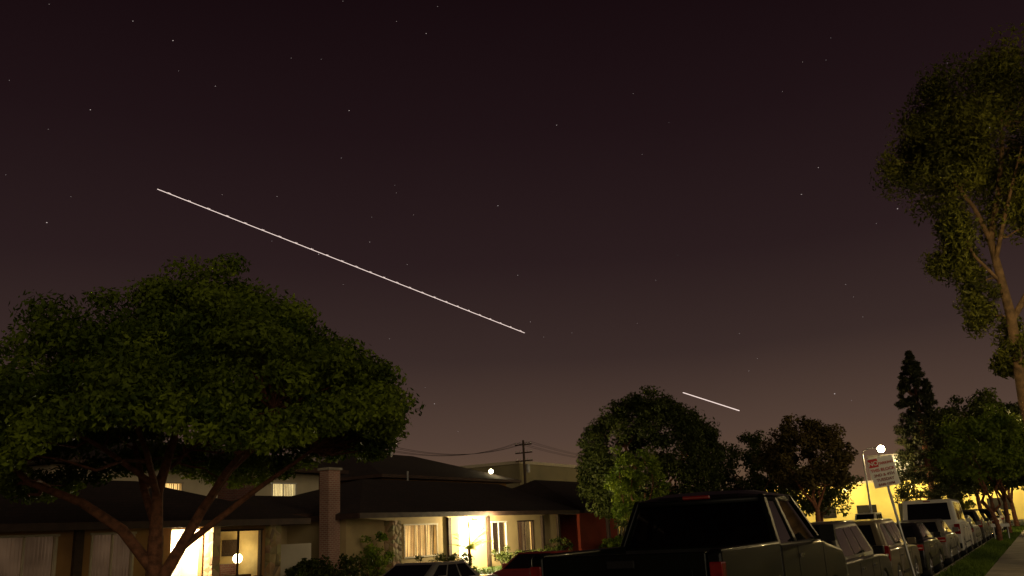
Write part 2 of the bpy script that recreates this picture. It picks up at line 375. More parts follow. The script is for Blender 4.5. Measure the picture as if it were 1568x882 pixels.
# pine
tr=root('pine_tree',(-10.4,109,0)); cl=[]; g=random.Random(4)
for i in range(420):
    h=g.random()**1.1; z=3+16*h; rr=(4.2*(1-h)**.75+.05)*(.45+.6*g.random()); a=g.random()*6.28
    cl.append([rr*math.cos(a),rr*math.sin(a),z,.8*(1-.72*h),g.random()])
leaves('needles',cl,80,.38,'pine',tr,aspect=.3,flat=.8)
woody([([(0,0,-.1),(0,0,6),(0,0,12),(0,0,19.2)],[.4,.3,.2,.03])],cl,'bark',tr,60,.04,5)

def shrub(name,loc,rad,n,m='dark',ls=.12,cr=.22,nper=60,seed=1,box=False):
    tr=root(name,loc); g=random.Random(seed)
    if box: cl=[[g.uniform(-rad[0],rad[0]),g.uniform(-rad[1],rad[1]),g.uniform(.1,rad[2]),cr,g.random()] for _ in range(n)]
    else: cl=crown((0,0,rad[2]*.9),rad,n,cr,.3,.08,.2,seed)
    leaves('foliage',cl,nper,ls,m,tr)
    b=MB()
    for k in range(5):
        c=g.choice(cl); b.tube([(0.05*k-.1,0,-.1),(c[0]*.4,c[1]*.4,c[2]*.5),c[:3]],[.03,.02,.008],'bark',5)
    b.obj('stems',tr)
def fan(name,loc,n,ln,m='bright',seed=1,trunk=0,wd=.09):
    tr=root(name,loc); g=random.Random(seed); cl=[]
    b=MB(); 
    if trunk: b.tube([(0,0,-.1),(.03,0,trunk*.5),(0,0,trunk)],[.09,.07,.06],'bark',8)
    M['_f']=LM[m]
    for i in range(n):
        a=g.random()*6.28; up=g.uniform(.25,1.3); l=ln*g.uniform(.7,1.1); P=[]
        for k in range(7):
            s=k/6; P.append(Vector((math.cos(a)*l*s*math.cos(up*(1-.3*s)),math.sin(a)*l*s*math.cos(up*(1-.3*s)),trunk+l*s*math.sin(up)-l*.75*s*s*(.4 if trunk else .25))))
        side=Vector((-math.sin(a),math.cos(a),0))
        if trunk:
            for k in range(1,7):
                for q in range(3):
                    p=P[k-1].lerp(P[k],q/3)
                    for sg in(-1,1):
                        tip=p+side*sg*.26*(1.1-k/8)+(P[k]-P[k-1]).normalized()*.12+Vector((0,0,-.07))
                        b.poly([p,p+(P[k]-P[k-1]).normalized()*.035,tip],'_f')
        else:
            for k in range(6):
                wa=wd*(1-(k/6)**2)*.5; wb=wd*(1-((k+1)/6)**2)*.5
                b.poly([P[k]-side*wa,P[k]+side*wa,P[k+1]+side*wb,P[k+1]-side*wb],'_f')
    o=b.obj('fronds',tr)
    at=o.data.attributes.new('tone','FLOAT','FACE'); at.data.foreach_set('value',[g.random() for _ in o.data.polygons])

def blades(name,regs,m='grass'):
    V=[];tn=[]
    for x0,x1,y0,y1,n,h,zf in regs:
        x=rng.uniform(x0,x1,n);y=y0+(y1-y0)*rng.random(n)**1.5
        z=np.array([zf(a) for a in x]); a=rng.random(n)*6.28; hh=h*(.5+rng.random(n)); wd=.012+.0006*(y-y0)
        dx=np.cos(a)*wd;dy=np.sin(a)*wd; lx=rng.normal(size=n)*.5*hh; ly=rng.normal(size=n)*.5*hh
        q=np.stack([np.stack([x-dx,y-dy,z],1),np.stack([x+dx,y+dy,z],1),np.stack([x+lx,y+ly,z+hh],1)],1); V.append(q); tn.append(.5+.5*np.sin(x*3+y*.7)*rng.random(n))
    V=np.concatenate(V);tn=np.concatenate(tn);n=len(V)
    me=bpy.data.meshes.new(name); me.vertices.add(n*3); me.vertices.foreach_set('co',V.ravel())
    me.loops.add(n*3); me.loops.foreach_set('vertex_index',np.arange(n*3))
    me.polygons.add(n); me.polygons.foreach_set('loop_start',np.arange(n)*3); me.polygons.foreach_set('loop_total',np.full(n,3))
    me.materials.append(LM[m]); me.update(calc_edges=True)
    at=me.attributes.new('tone','FLOAT','FACE'); at.data.foreach_set('value',np.clip(tn,0,1).astype(np.float32))
    o=bpy.data.objects.new(name,me); S.collection.objects.link(o)
blades('lawn_grass',[(-2.48,-1.52,14,80,26000,.09,lambda x:0),(-.28,3,14,60,22000,.09,lambda x:0),(-22,-18,20,50,9000,.1,lambda x:-.36*max(0,(x+21)/4.7)-.01)])

# ---------------------------------------------------------------- houses
def wall(b,xf,y0,y1,z0,z1,ops,m,th=.18):
    ys=sorted({y0,y1,*[o[0] for o in ops],*[o[1] for o in ops]}); zs=sorted({z0,z1,*[o[2] for o in ops],*[o[3] for o in ops]})
    for i in range(len(ys)-1):
        for j in range(len(zs)-1):
            cy=(ys[i]+ys[i+1])/2; cz=(zs[j]+zs[j+1])/2
            if any(o[0]<cy<o[1] and o[2]<cz<o[3] for o in ops): continue
            b.box(xf-th,xf,ys[i],ys[i+1],zs[j],zs[j+1],m)
def window(b,xf,y0,y1,z0,z1,kind,frame='trim_light',mull=1):
    f=.06
    b.box(xf-.1,xf+.03,y0-.002,y0+f,z0,z1,frame); b.box(xf-.1,xf+.03,y1-f,y1+.002,z0,z1,frame)
    b.box(xf-.1,xf+.035,y0-.05,y1+.05,z0-f,z0+.002,frame); b.box(xf-.1,xf+.035,y0-.05,y1+.05,z1-.002,z1+f,frame)
    for k in range(mull):
        yy=y0+(y1-y0)*(k+1)/(mull+1); b.box(xf-.08,xf-.01,yy-.02,yy+.02,z0,z1,frame)
    b.poly([(xf-.05,y0,z0),(xf-.05,y1,z0),(xf-.05,y1,z1),(xf-.05,y0,z1)],'winglass')
    g=random.Random(int(y0*10))
    if kind in('blind_lit','blind_dim','blind_white'):
        y=y0
        while y<y1-.01:
            o=g.uniform(.02,.06); b.poly([(xf-.12,y,z0),(xf-.12-o,min(y+.1,y1),z0),(xf-.12-o,min(y+.1,y1),z1),(xf-.12,y,z1)],kind); y+=.1+(.015 if g.random()<.3 else 0)
        b.poly([(xf-.4,y0-.2,z0-.2),(xf-.4,y1+.2,z0-.2),(xf-.4,y1+.2,z1+.2),(xf-.4,y0-.2,z1+.2)],'blind_dim')
    elif kind=='half':
        ym=y0+(y1-y0)*.45
        y=ym
        while y<y1-.01:
            b.poly([(xf-.14,y,z0),(xf-.19,min(y+.08,y1),z0),(xf-.19,min(y+.08,y1),z1),(xf-.14,y,z1)],'blind_lit'); y+=.085
        b.poly([(xf-.8,y0-.6,z0-.2),(xf-.8,y1+.6,z0-.2),(xf-.8,y1+.6,z1+.2),(xf-.8,y0-.6,z1+.2)],'blind_dim')
    elif kind=='dark':
        b.poly([(xf-.12,y0,z0),(xf-.12,y1,z0),(xf-.12,y1,z1),(xf-.12,y0,z1)],'darkwin')
def roof(b,x0,x1,y0,y1,ze,rx,r0,r1,zr,fas='trim_dark',m='shingle'):
    A,B,C,D=(x1,y0,ze),(x1,y1,ze),(x0,y1,ze),(x0,y0,ze); P,Q=(rx,r0,zr),(rx,r1,zr)
    b.poly([A,B,Q,P],m); b.poly([B,C,Q],m); b.poly([C,D,P,Q],m); b.poly([D,A,P],m)
    h=.2; b.box(x1-.03,x1+.02,y0,y1,ze-h,ze-.005,fas); b.box(x0-.02,x0+.03,y0,y1,ze-h,ze-.005,fas)
    b.box(x0+.031,x1-.031,y0-.02,y0+.03,ze-h,ze-.005,fas); b.box(x0+.031,x1-.031,y1-.03,y1+.02,ze-h,ze-.005,fas)
    b.poly([(x0+.03,y0+.03,ze-h+.04),(x1-.03,y0+.03,ze-h+.04),(x1-.03,y1-.03,ze-h+.04),(x0+.03,y1-.03,ze-h+.04)],'trim_dark')
def shell(b,x0,xf,y0,y1,z1,m,ops=[]):
    wall(b,xf,y0,y1,-.1,z1,ops,m)
    b.box(x0,xf-.181,y0,y0+.18,-.1,z1,m); b.box(x0,xf-.181,y1-.18,y1,-.1,z1,m); b.box(x0,x0+.18,y0+.181,y1-.181,-.1,z1,m)

# house 1
H=root('ranch_house'); b=MB(); wd=MB()
ops=[(8.5,10.5,.6,2.0),(13.4,15.2,.25,2.02),(16.2,17.6,.25,2.02),(18.9,20.1,0,2.1),(20.6,22.6,.55,2.0)]
shell(b,-32,-23,4,23.3,2.25,'stucco_tan',ops)
b.box(-24.3,-24.1,18.4,20.55,0,2.25,'stucco_white'); b.box(-24.1,-23.19,18.62,18.8,0,2.24,'stucco_white'); b.box(-24.1,-23.19,20.2,20.38,0,2.24,'stucco_white')
b.box(-26.3,-26.1,20.39,23.1,0,2.2,'room'); b.box(-26.1,-23.2,20.42,20.5,0,2.2,'room'); b.box(-26.1,-23.2,23.02,23.11,0,2.2,'room')
b.obj('walls',H)
window(wd,-23,8.5,10.5,.6,2.0,'blind_dim'); window(wd,-23,13.4,15.2,.25,2.02,'blind_dim'); window(wd,-23,16.2,17.6,.25,2.02,'blind_dim'); window(wd,-23,20.6,22.6,.55,2.0,'room','wood_dark')
for y in (20.65,20.8): wd.poly([(-23.3,y,.3),(-23.35,y+.12,.3),(-23.35,y+.12,2),(-23.3,y,2)],'trim_light')
wd.obj('windows',H)
b=MB()
for y in (12.9,15.65,18.2): b.box(-22.99,-22.88,y,y+.26,0,2.2,'wood_dark')
b.box(-23.0,-22.6,20.15,20.45,-.1,2.15,'stone'); b.box(-22.99,-22.75,22.75,23.25,-.1,2.15,'stone')
b.obj('columns',H)
b=MB(); b.box(-24.09,-24.04,19.0,19.9,0,2.05,'white'); b.obj('door',H)
b=MB(); roof(b,-32.6,-22.3,3.4,24.2,2.35,-27.4,7,20.9,3.9); b.obj('roof',H)
b=MB(); b.ball((-23.75,20.05,1.95),.07,'bulb'); b.box(-23.78,-23.72,20.02,20.08,2.0,2.12,'black'); b.obj('porch_light',H)
lamp('porch_glow',(-23.3,19.5,1.8),420,(1,.84,.52),.08,H)
b=MB(); b.ball((-23.95,22.45,1.12),.16,'bulb_soft'); b.tube([(-23.95,22.45,.6),(-23.95,22.45,.98)],.03,'black'); b.box(-24.3,-23.6,22.2,22.75,0,.6,'wood_dark')
b.box(-25.3,-24.5,22.96,23.01,1.2,1.75,'wood_dark'); b.box(-25.8,-24.5,22.2,22.9,0,.95,'brick_dark'); b.obj('room_furniture',H)
lamp('room_glow',(-24.2,21.9,1.5),40,(1,.74,.32),.15,H)
b=MB(); b.box(-24.2,-24.0,23.4,26.1,0,1.5,'stucco_white'); b.obj('garden_wall')

# two storey apartment behind
H=root('apartment_building'); b=MB(); wd=MB()
ops=[(24.2,25.9,3.35,4.15),(31.0,32.6,3.4,4.25)]
shell(b,-42,-31,20,34.2,4.75,'stucco_apt',ops)
b.box(-31.0,-30.6,27.8,29.6,2.2,4.5,'brick_dark')
b.obj('walls',H)
window(wd,-31,24.2,25.9,3.35,4.15,'blind_lit'); window(wd,-31,31.0,32.6,3.4,4.25,'blind_white','white'); wd.obj('windows',H)
b=MB(); roof(b,-43,-30.1,19,35.4,4.95,-36,25,33,6.5); b.obj('roof',H)
b=MB(); b.box(-30.9,-26,25.2,29,0,2.45,'stucco_beige'); b.obj('garage_walls',H)
b=MB(); roof(b,-30.7,-24.6,24.9,34.5,2.6,-28.2,27,33,3.5); b.obj('garage_roof',H)

# house 2
H=root('ranch_house'); b=MB(); wd=MB()
ops=[(30.5,32.9,.75,2.0),(34.6,35.5,.05,2.1),(37.4,38.8,.6,2.0),(39.9,41.5,.6,2.0)]
shell(b,-32,-23,26.9,44.4,2.35,'stucco_beige',ops)
b.obj('walls',H)
window(wd,-23,30.5,32.9,.75,2.0,'blind_lit','trim_light',2); window(wd,-23,37.4,38.8,.6,2.0,'half','white'); window(wd,-23,39.9,41.5,.6,2.0,'half','wood_dark'); wd.obj('windows',H)
b=MB(); b.box(-23.14,-23.08,34.6,35.5,.05,2.1,'white'); b.ball((-23.04,34.7,1.0),.03,'chrome'); b.obj('door',H)
b=MB(); b.box(-23.0,-22.55,29.2,29.75,-.1,2.2,'stone')
for y in (33.6,36.9,42.3,44.1): b.box(-22.99,-22.87,y,y+.22,0,2.28,'wood_dark')
b.obj('columns',H)
b=MB(); roof(b,-32.6,-22.1,26.6,45.2,2.5,-27.2,33,45.19,4.25)
b.tube([(-27.6,37,3.9),(-27.6,37,4.75)],.05,'metal'); b.obj('roof',H)
b=MB(); b.box(-23.7,-23.25,26.2,26.85,-.1,4.15,'brick'); b.box(-23.76,-23.19,26.14,26.91,4.15,4.24,'concrete'); b.obj('chimney',H)
b=MB(); b.ball((-22.7,35.75,1.9),.22,'bulb'); b.box(-22.98,-22.7,35.72,35.78,2.13,2.18,'black'); b.obj('porch_light',H)
lamp('porch_glow',(-21.9,35.75,1.8),1400,(1,.80,.42),.1,H)
H=root('two_storey_house'); b=MB(); shell(b,-48,-36,45.5,61,5.2,'stucco_tan'); b.obj('walls',H)
b=MB(); roof(b,-49,-35.2,44.5,62,5.4,-42,50,57,7.6)
b.tube([(-41,53,7.2),(-41,53,8.2)],.07,'metal'); b.obj('roof',H)
b=MB()
b.box(-36.0,-35.95,48,49.2,3.8,4.8,'darkwin'); b.obj('windows',H)
b=MB(); b.ball((-36.9,60.3,6.15),.18,'bulb_soft'); b.tube([(-36.9,60.3,5.6),(-36.9,60.3,6.0)],.03,'black'); b.obj('roof_light',H)
lamp('roof_light_glow',(-36.2,60.0,6.3),60,(1,.8,.42),.1,H)
# house 3
H=root('ranch_house'); b=MB(); wd=MB()
shell(b,-32,-23,47,59,2.4,'stucco_red',[(52.2,53.6,.8,2.0),(55.5,57,.8,2.0)]); b.obj('walls',H)
window(wd,-23,52.2,53.6,.8,2.0,'dark'); window(wd,-23,55.5,57,.8,2.0,'blind_dim'); wd.obj('windows',H)
b=MB(); roof(b,-32.6,-22.2,46,60,2.55,-27.4,50,57,4.6); b.obj('roof',H)
b=MB()
for y in (50.5,54.5,58.6): b.box(-22.98,-22.8,y,y+.22,0,2.35,'trim_dark')
b.obj('columns',H)
for yy in (64,84):
    H=root('ranch_house'); b=MB(); wd=MB()
    shell(b,-33,-24,yy,yy+15,2.4,'stucco_tan',[(yy+3,yy+5,.8,2.0),(yy+9,yy+11,.8,2.0)]); b.obj('walls',H)
    window(wd,-24,yy+3,yy+5,.8,2.0,'blind_dim'); window(wd,-24,yy+9,yy+11,.8,2.0,'dark'); wd.obj('windows',H)
    b=MB(); roof(b,-33.6,-23.2,yy-.8,yy+15.8,2.55,-28.4,yy+4,yy+11,4.4); b.obj('roof',H)
H=root('commercial_building'); b=MB(); b.box(-60,-45,79,99,0,8.1,'stucco_grey'); b.box(-60.1,-44.9,78.9,99.1,8.1,8.4,'trim_light')
for k in range(5): b.box(-44.99,-44.95,81+3.5*k,83+3.5*k,5,6.4,'darkwin')
b.obj('block',H)
H=root('yellow_building'); b=MB(); b.box(-34,14,124,136,0,5.3,'stucco_yellow'); b.box(-34.1,14.1,123.9,136.1,5.3,5.6,'trim_light')
for k in range(9):
    b.box(-31+5*k,-28.6+5*k,123.95,123.99,.0 if k%3==0 else 1.2,2.6,'darkwin')
b.obj('block',H)
b=MB()
for k in range(6):
    x=-30+8*k; b.box(x-.12,x+.12,123.6,123.98,4.5,4.7,'bulb_soft'); lamp('wall_light_glow',(x,120.6,4.2),1300,(1,.78,.34),.15,H)
b.obj('wall_lights',H)
H=root('white_building'); b=MB(); b.box(-21,-15.5,139,150,0,9.3,'stucco_white'); b.box(-21.1,-15.4,138.9,150.1,9.3,9.6,'trim_light')
b.box(-19.6,-18.4,138.95,138.99,6,7.5,'darkwin'); b.obj('block',H)
b=MB(); b.ball((-17.2,138.6,8.6),.16,'bulb_soft'); b.box(-17.25,-17.15,138.65,139,8.55,8.65,'black'); b.obj('wall_light',H); lamp('wall_light_glow',(-17.2,137.6,8.4),260,(1,.85,.5),.1,H)

# ---------------------------------------------------------------- utility poles
def upole(x,y,h):
    H=root('utility_pole',(x,y,0)); b=MB(); b.tube([(0,0,-.2),(0,0,h)],[.17,.11],'wood_dark',8)
    for z in (h-.5,h-1.3,h-2.1): 
        b.box(-.95,.95,-.06,.06,z,z+.12,'wood_dark')
        for k in (-.85,-.4,.4,.85): b.tube([(k,0,z+.12),(k,0,z+.3)],.04,'metal',6)
    b.tube([(.35,.1,h-3.2),(.35,.1,h-2.4)],.2,'metal',10)
    b.obj('pole',H)
upole(-44,78.3,10.3); upole(-44,55,8.7)
H=root('power_lines'); b=MB()
for k in (-.85,-.4,.4,.85):
    for (x0,y0,z0),(x1,y1,z1) in [((-44+k,78.3,10.1),(-44+k,55,8.5)),((-44+k,78.3,10.1),(-44+k,120,10.1)),((-44+k,55,8.5),(-44+k,20,8.4))]:
        P=[]
        for i in range(13):
            s=i/12; P.append((x0+(x1-x0)*s,y0+(y1-y0)*s,z0+(z1-z0)*s-1.0*4*s*(1-s)))
        b.tube(P,.014,'black',4)
b.obj('wires',H)

# ---------------------------------------------------------------- street lamps
def slamp(x,y,z,h,side,power,br=.17):
    H=root('street_lamp',(x,y,z)); b=MB()
    b.tube([(0,0,-.1),(0,0,.5),(0,0,h-.5),(side*.1,0,h-.15),(side*.7,0,h+.12),(side*1.7,0,h+.15)],[.16,.12,.08,.06,.05,.04],'metal',10)
    b.hexa([(side*1.5,-.16,h+.05),(side*2.3,-.12,h+.05),(side*2.3,.12,h+.05),(side*1.5,.16,h+.05),(side*1.55,-.1,h+.22),(side*2.2,-.07,h+.2),(side*2.2,.07,h+.2),(side*1.55,.1,h+.22)],'metal')
    b.ball((side*1.95,0,h-.04),br,'sodium'); b.obj('pole_and_head',H,smooth=True)
    lamp('lamp_glow',(side*1.95,0,h-.3),power,(1,.72,.30),.2,H)
slamp(-16.2,104,-.37,8.6,1,5500,.38)
slamp(3.2,20.5,0,7.4,-1,330)
slamp(3.6,62,0,7.4,-1,2400)

# ---------------------------------------------------------------- street sign
H=root('street_sign',(-2.62,21.3,0)); H.rotation_euler=(math.radians(-2),math.radians(-7.5),math.radians(8))
b=MB(); b.tube([(0,0,-.1),(0,0,2.8)],.028,'metal',8); b.obj('post',H)
b=MB(); b.box(-.27,.27,-.045,-.035,2.12,2.76,'white'); b.obj('panel',H,bevel=.004)
M['sign_red']=mat('sign_red',(.45,.02,.02),.6,bump=0); M['sign_grey']=mat('sign_text',(.25,.05,.05),.6,bump=0)
b=MB(); b.box(-.26,-.06,-.049,-.046,2.56,2.74,'sign_red'); b.obj('symbol',H)
for s,z,sz,mm,xx in [('NO',2.60,.13,'white',-.16),('PARKING',2.60,.075,'sign_red',.1),('THIS BLOCK',2.46,.09,'sign_red',0),('2ND & 4TH',2.35,.085,'sign_grey',0),('TUESDAY',2.25,.085,'sign_grey',0),('8AM-12PM',2.15,.075,'sign_grey',0)]:
    c=bpy.data.curves.new('lettering','FONT'); c.body=s; c.size=sz; c.align_x='CENTER'; c.materials.append(M[mm]); c.offset=.002
    o=bpy.data.objects.new('lettering',c); S.collection.objects.link(o); o.parent=H; o.location=(xx,-.052,z); o.rotation_euler=(math.pi/2,0,0)
# sawhorse barricade on the parkway
H=root('sawhorse_barricade',(-2.05,50,0)); b=MB()
for x in (-.3,.3):
    b.tube([(x,-.22,0),(x,0,.8)],.022,'metal',6); b.tube([(x,.22,0),(x,0,.8)],.022,'metal',6)
b.box(-.4,.4,-.07,-.04,.62,.76,'white'); b.obj('frame',H)

# ---------------------------------------------------------------- cars
def arc(cy,cz,r,n=9): return [(cy+r*math.cos(math.pi*i/(n-1)),cz+r*math.sin(math.pi*i/(n-1))) for i in range(n)]
def wheel(b,x,y,r,sg,w_=.2):
    b.tube([(x-sg*w_,y,r),(x-sg*.02,y,r),(x,y,r)],[r,r,r*.93],'tyre',24)
    b.tube([(x-sg*.01,y,r),(x+sg*.008,y,r)],[r*.66,r*.6],'rim',20)
    for k in range(5):
        a=k*1.2566; b.tube([(x+sg*.012,y,r),(x+sg*.012,y+math.cos(a)*r*.55,r+math.sin(a)*r*.55)],.02,'chrome',5)
def paint(name,col,coat=.25,spec=.3): 
    M[name]=mat(name,col,.4,metal=.0,var=.05,bump=0,coat=coat,spec=spec); return name
KIND={
'sedan':dict(L=4.5,W=.88,wb=(.95,3.55),r=.32,low=[(0.03,.35),(0,.6),(.03,.92),(.2,1.0),(3.3,.97),(4.2,.82),(4.45,.68),(4.5,.35)],
   g=[(.72,1.0),(3.5,.97),(1.35,1.40),(2.55,1.42)],tz=(.76,.9)),
'suv':dict(L=4.5,W=.92,wb=(.9,3.6),r=.36,low=[(0.03,.4),(0,.6),(.03,1.0),(.1,1.05),(3.3,1.04),(4.2,.98),(4.45,.82),(4.5,.4)],
   g=[(.08,1.05),(3.45,1.03),(.42,1.62),(2.7,1.64)],tz=(.82,1.12)),
'van':dict(L=5.2,W=.98,wb=(1.0,4.1),r=.37,low=[(0.03,.4),(0,.6),(.03,1.2),(.06,1.22),(4.2,1.2),(4.9,1.05),(5.15,.85),(5.2,.4)],
   g=[(.06,1.22),(4.35,1.18),(.2,2.08),(3.5,2.06)],tz=(.85,1.2)),
}
def car(name,kind,pt,xc,yr,z,flip=False,hs=1.0,glass='carglass_dark'):
    K=KIND[kind]; H=root(name,(xc,yr if not flip else yr+K['L'],z),math.pi if flip else 0); H.scale=(1,1,hs)
    W=K['W']; r=K['r']; y1,y2=K['wb']; zb=.28
    bot=[(K['L']-.05,zb)]+[p for p in arc(y2,r*.85,r+.06)]+[p for p in arc(y1,r*.85,r+.06)]+[(.06,zb)]
    bot=[(y,max(zz,zb)) for y,zz in bot]
    poly=K['low']+bot
    b=MB(); b.extr(poly,-W,W,pt); b.obj('body',H,bevel=.055,smooth=True)
    (gy0,gz0),(gy1,gz1),(ty0,tz0),(ty1,tz1)=K['g']; wb=W-.06; wt=W-.24 if kind!='van' else W-.16
    P=[(-wb,gy0,gz0-.05),(wb,gy0,gz0-.05),(wb,gy1,gz1-.05),(-wb,gy1,gz1-.05),(-wt,ty0,tz0),(wt,ty0,tz0),(wt,ty1,tz1),(-wt,ty1,tz1)]
    b=MB(); b.hexa(P,pt); b.obj('cabin',H,bevel=.07,smooth=True)
    b=MB(); e=.006
    b.pane([P[0],P[1],P[5],P[4]],.1,.9,.2,.86,e,glass); b.pane([P[2],P[3],P[7],P[6]],.08,.92,.12,.9,e,glass)
    for q in ([P[1],P[2],P[6],P[5]],[P[3],P[0],P[4],P[7]]):
        mir=q[0][0]<0
        for u0,u1 in ((.1,.36),(.39,.62),(.65,.9)):
            if mir: u0,u1=1-u1,1-u0
            b.pane(q,u0,u1,.18,.86,e,glass)
    b.obj('windows',H)
    b=MB()
    for sg in (-1,1):
        for y in (y1,y2): wheel(b,sg*(W-.01),y,r,sg); b.tube([(sg*(W-.25),y,r),(sg*(W-.24),y,r)],r+.05,'black',16)
    b.box(-W+.12,W-.12,.3,K['L']-.3,.24,.5,'black'); b.obj('wheels',H,smooth=True)
    b=MB(); ym=(y1+y2)/2; zt_=gz0-.07
    for sg in (-1,1):
        x0,x1=sorted((sg*(W-.002),sg*(W+.003)))
        for y in (y1+.32,ym+.12,y2-.48): b.box(x0,x1,y,y+.012,.42,zt_,'black')
        x0,x1=sorted((sg*(W-.002),sg*(W+.03)))
        for y in (y1+.45,ym+.25): b.box(x0,x1,y,y+.16,zt_-.12,zt_-.085,'chrome')
        x0,x1=sorted((sg*(W-.002),sg*(W+.012))); b.box(x0,x1,y1+r+.1,y2-r-.1,.5,.55,'black')
    b.box(-.12,.12,ty0-.02,ty0+.03,tz0-.075,tz0-.04,'taillight')
    b.obj('door_seams_and_handles',H)
    b=MB(); a,c=K['tz']
    for sg in (-1,1):
        x0,x1=sorted((sg*(W-(.3 if kind=='sedan' else .2)),sg*(W-.012)))
        b.box(x0,x1,-.015,.12,a,c,'taillight'); b.box(x0+.02,x1-.02,-.02,.05,a+(c-a)*.3,a+(c-a)*.5,'lens_clear')
        b.box(x0,x1,K['L']-.14,K['L']-.0,.62,.76,'lens_clear')
        m0,m1=sorted((sg*(W-.02),sg*(W+.16))); b.box(m0,m1,gy1-.75,gy1-.62,gz1+.02,gz1+.16,pt)
    b.box(-.26,.26,-.02,.02,.62 if kind!='sedan' else .7,.76 if kind!='sedan' else .84,'plate')
    b.box(-W+.03,W-.03,-.06,.1,.36,.54,pt if kind!='van' else 'black')
    b.box(-W+.03,W-.03,K['L']-.06,K['L']+.05,.34,.5,pt)
    b.box(-.35,.35,K['L']-.02,K['L']+.03,.54,.66,'black')
    b.obj('lights_and_trim',H,bevel=.02)
    return H
paint('paint_black',(.006,.006,.007)); paint('paint_silver',(.15,.135,.115)); paint('paint_white',(.52,.49,.43)); paint('paint_red',(.20,.02,.015)); paint('paint_grey',(.04,.037,.034)); paint('paint_pewter',(.15,.14,.13),.8,.5); paint('paint_gold',(.085,.067,.044)); paint('paint_darkgreen',(.003,.004,.003),.12,.15)
XC=-3.62
car('parked_suv','suv','paint_black',XC,14.3,-.15,hs=.97)
car('parked_suv','suv','paint_gold',XC-.05,19.2,-.15,hs=.96)
car('parked_car','sedan','paint_black',XC,24.6,-.15)
car('parked_car','sedan','paint_silver',XC,30.4,-.15)
car('parked_van','van','paint_white',XC-.1,36.2,-.16)
car('parked_car','sedan','paint_silver',XC,42.6,-.15)
car('parked_suv','suv','paint_grey',XC,48.4,-.15)
car('parked_car','sedan','paint_gold',XC,54.3,-.15)
car('parked_suv','suv','paint_black',XC,60.2,-.15)
car('parked_car','sedan','paint_white',XC,67,-.15)
car('parked_suv','suv','paint_silver',XC,74,-.15)
car('parked_car','sedan','paint_grey',XC,82,-.15)
XL=-13.55
car('parked_car','sedan','paint_pewter',XL,16.5,-.5,True)
car('parked_car','sedan','paint_red',XL,22.6,-.5,True)
car('parked_suv','suv','paint_white',XL,64,-.48,True)
car('parked_car','sedan','paint_white',XL,72,-.48,True)
car('parked_van','van','paint_white',XL,82,-.48,True)
car('parked_car','sedan','paint_silver',XL,91,-.48,True)

# pickup truck
T=root('pickup_truck',(-3.56,8.1,-.14)); p='paint_darkgreen'; W=.98
def arcs(c,r): return [(y,max(z,.5)) for y,z in arc(c,.42,r)]
bed=[(0,.72),(0,1.42),(.05,1.45),(2.12,1.45),(2.12,.5)]+arcs(1.15,.48)+[(.25,.55)]
b=MB()
b.extr(bed,.84,W,p); b.extr(bed,-W,-.84,p); b.obj('bed_sides',T,bevel=.03,smooth=True)
b=MB(); b.box(-.835,.835,.0,.07,.74,1.43,p); b.obj('tailgate',T,bevel=.02,smooth=True)
b=MB(); b.box(-.7,.7,-.012,-.001,.86,1.28,p); b.box(-.14,.14,-.03,-.0,1.3,1.37,'black'); b.box(-.835,.835,.08,2.1,.72,.78,'black'); b.box(-.838,.838,2.06,2.11,.78,1.40,'black')
b.obj('bed_floor',T,bevel=.01)
cab=[(2.15,.5),(2.15,1.42),(4.35,1.40),(4.5,1.36),(5.5,1.24),(5.68,1.12),(5.72,.6),(5.6,.5)]+arcs(4.75,.48)
b=MB(); b.extr(cab,-W,W,p); b.obj('cab_body',T,bevel=.04,smooth=True)
zb,zt=1.40,2.05; A=[(-.93,2.2),(.93,2.2),(.93,4.3),(-.93,4.3)]; Tp=[(-.76,2.42),(.76,2.42),(.76,3.62),(-.76,3.62)]
P=[Vector((x,y,zb)) for x,y in A]+[Vector((x,y,zt-.08)) for x,y in Tp]
b=MB()
def flatpillar(p0,p1,wx,wy):
    b.hexa([(p0.x-wx,p0.y-wy,p0.z),(p0.x+wx,p0.y-wy,p0.z),(p0.x+wx,p0.y+wy,p0.z),(p0.x-wx,p0.y+wy,p0.z),(p1.x-wx,p1.y-wy,p1.z),(p1.x+wx,p1.y-wy,p1.z),(p1.x+wx,p1.y+wy,p1.z),(p1.x-wx,p1.y+wy,p1.z)],p)
for i in range(4): flatpillar(P[i],P[i+4],.03,.06)
for sx in (1,-1): flatpillar(Vector((sx*.93,3.02,zb)),Vector((sx*.76,2.90,zt-.08)),.02,.06)
b.obj('pillars',T,smooth=True,bevel=.015)
b=MB()
xs=[-.82,-.74,-.5,0,.5,.74,.82]; ys=[2.34,2.44,2.7,3.1,3.5,3.66,3.74]
hz=lambda x,y: zt-.10+.10*(1-(abs(x)/.82)**4)*(1-((abs(y-3.04))/.7)**4)
for i in range(6):
    for j in range(6):
        b.poly([(xs[i],ys[j],hz(xs[i],ys[j])),(xs[i+1],ys[j],hz(xs[i+1],ys[j])),(xs[i+1],ys[j+1],hz(xs[i+1],ys[j+1])),(xs[i],ys[j+1],hz(xs[i],ys[j+1]))],p)
b.box(-.79,.79,2.37,3.7,zt-.16,zt-.105,'black')
o=b.obj('roof',T); o.data.polygons.foreach_set('use_smooth',[True]*len(o.data.polygons))
b=MB(); 
b.pane([P[0],P[1],P[5],P[4]],.03,.97,.02,.96,-.01,'carglass'); b.pane([P[2],P[3],P[7],P[6]],.02,.98,.02,.98,0,'carglass')
b.pane([P[1],P[2],P[6],P[5]],.03,.36,.02,.96,0,'carglass');b.pane([P[1],P[2],P[6],P[5]],.42,.97,.02,.96,0,'carglass')
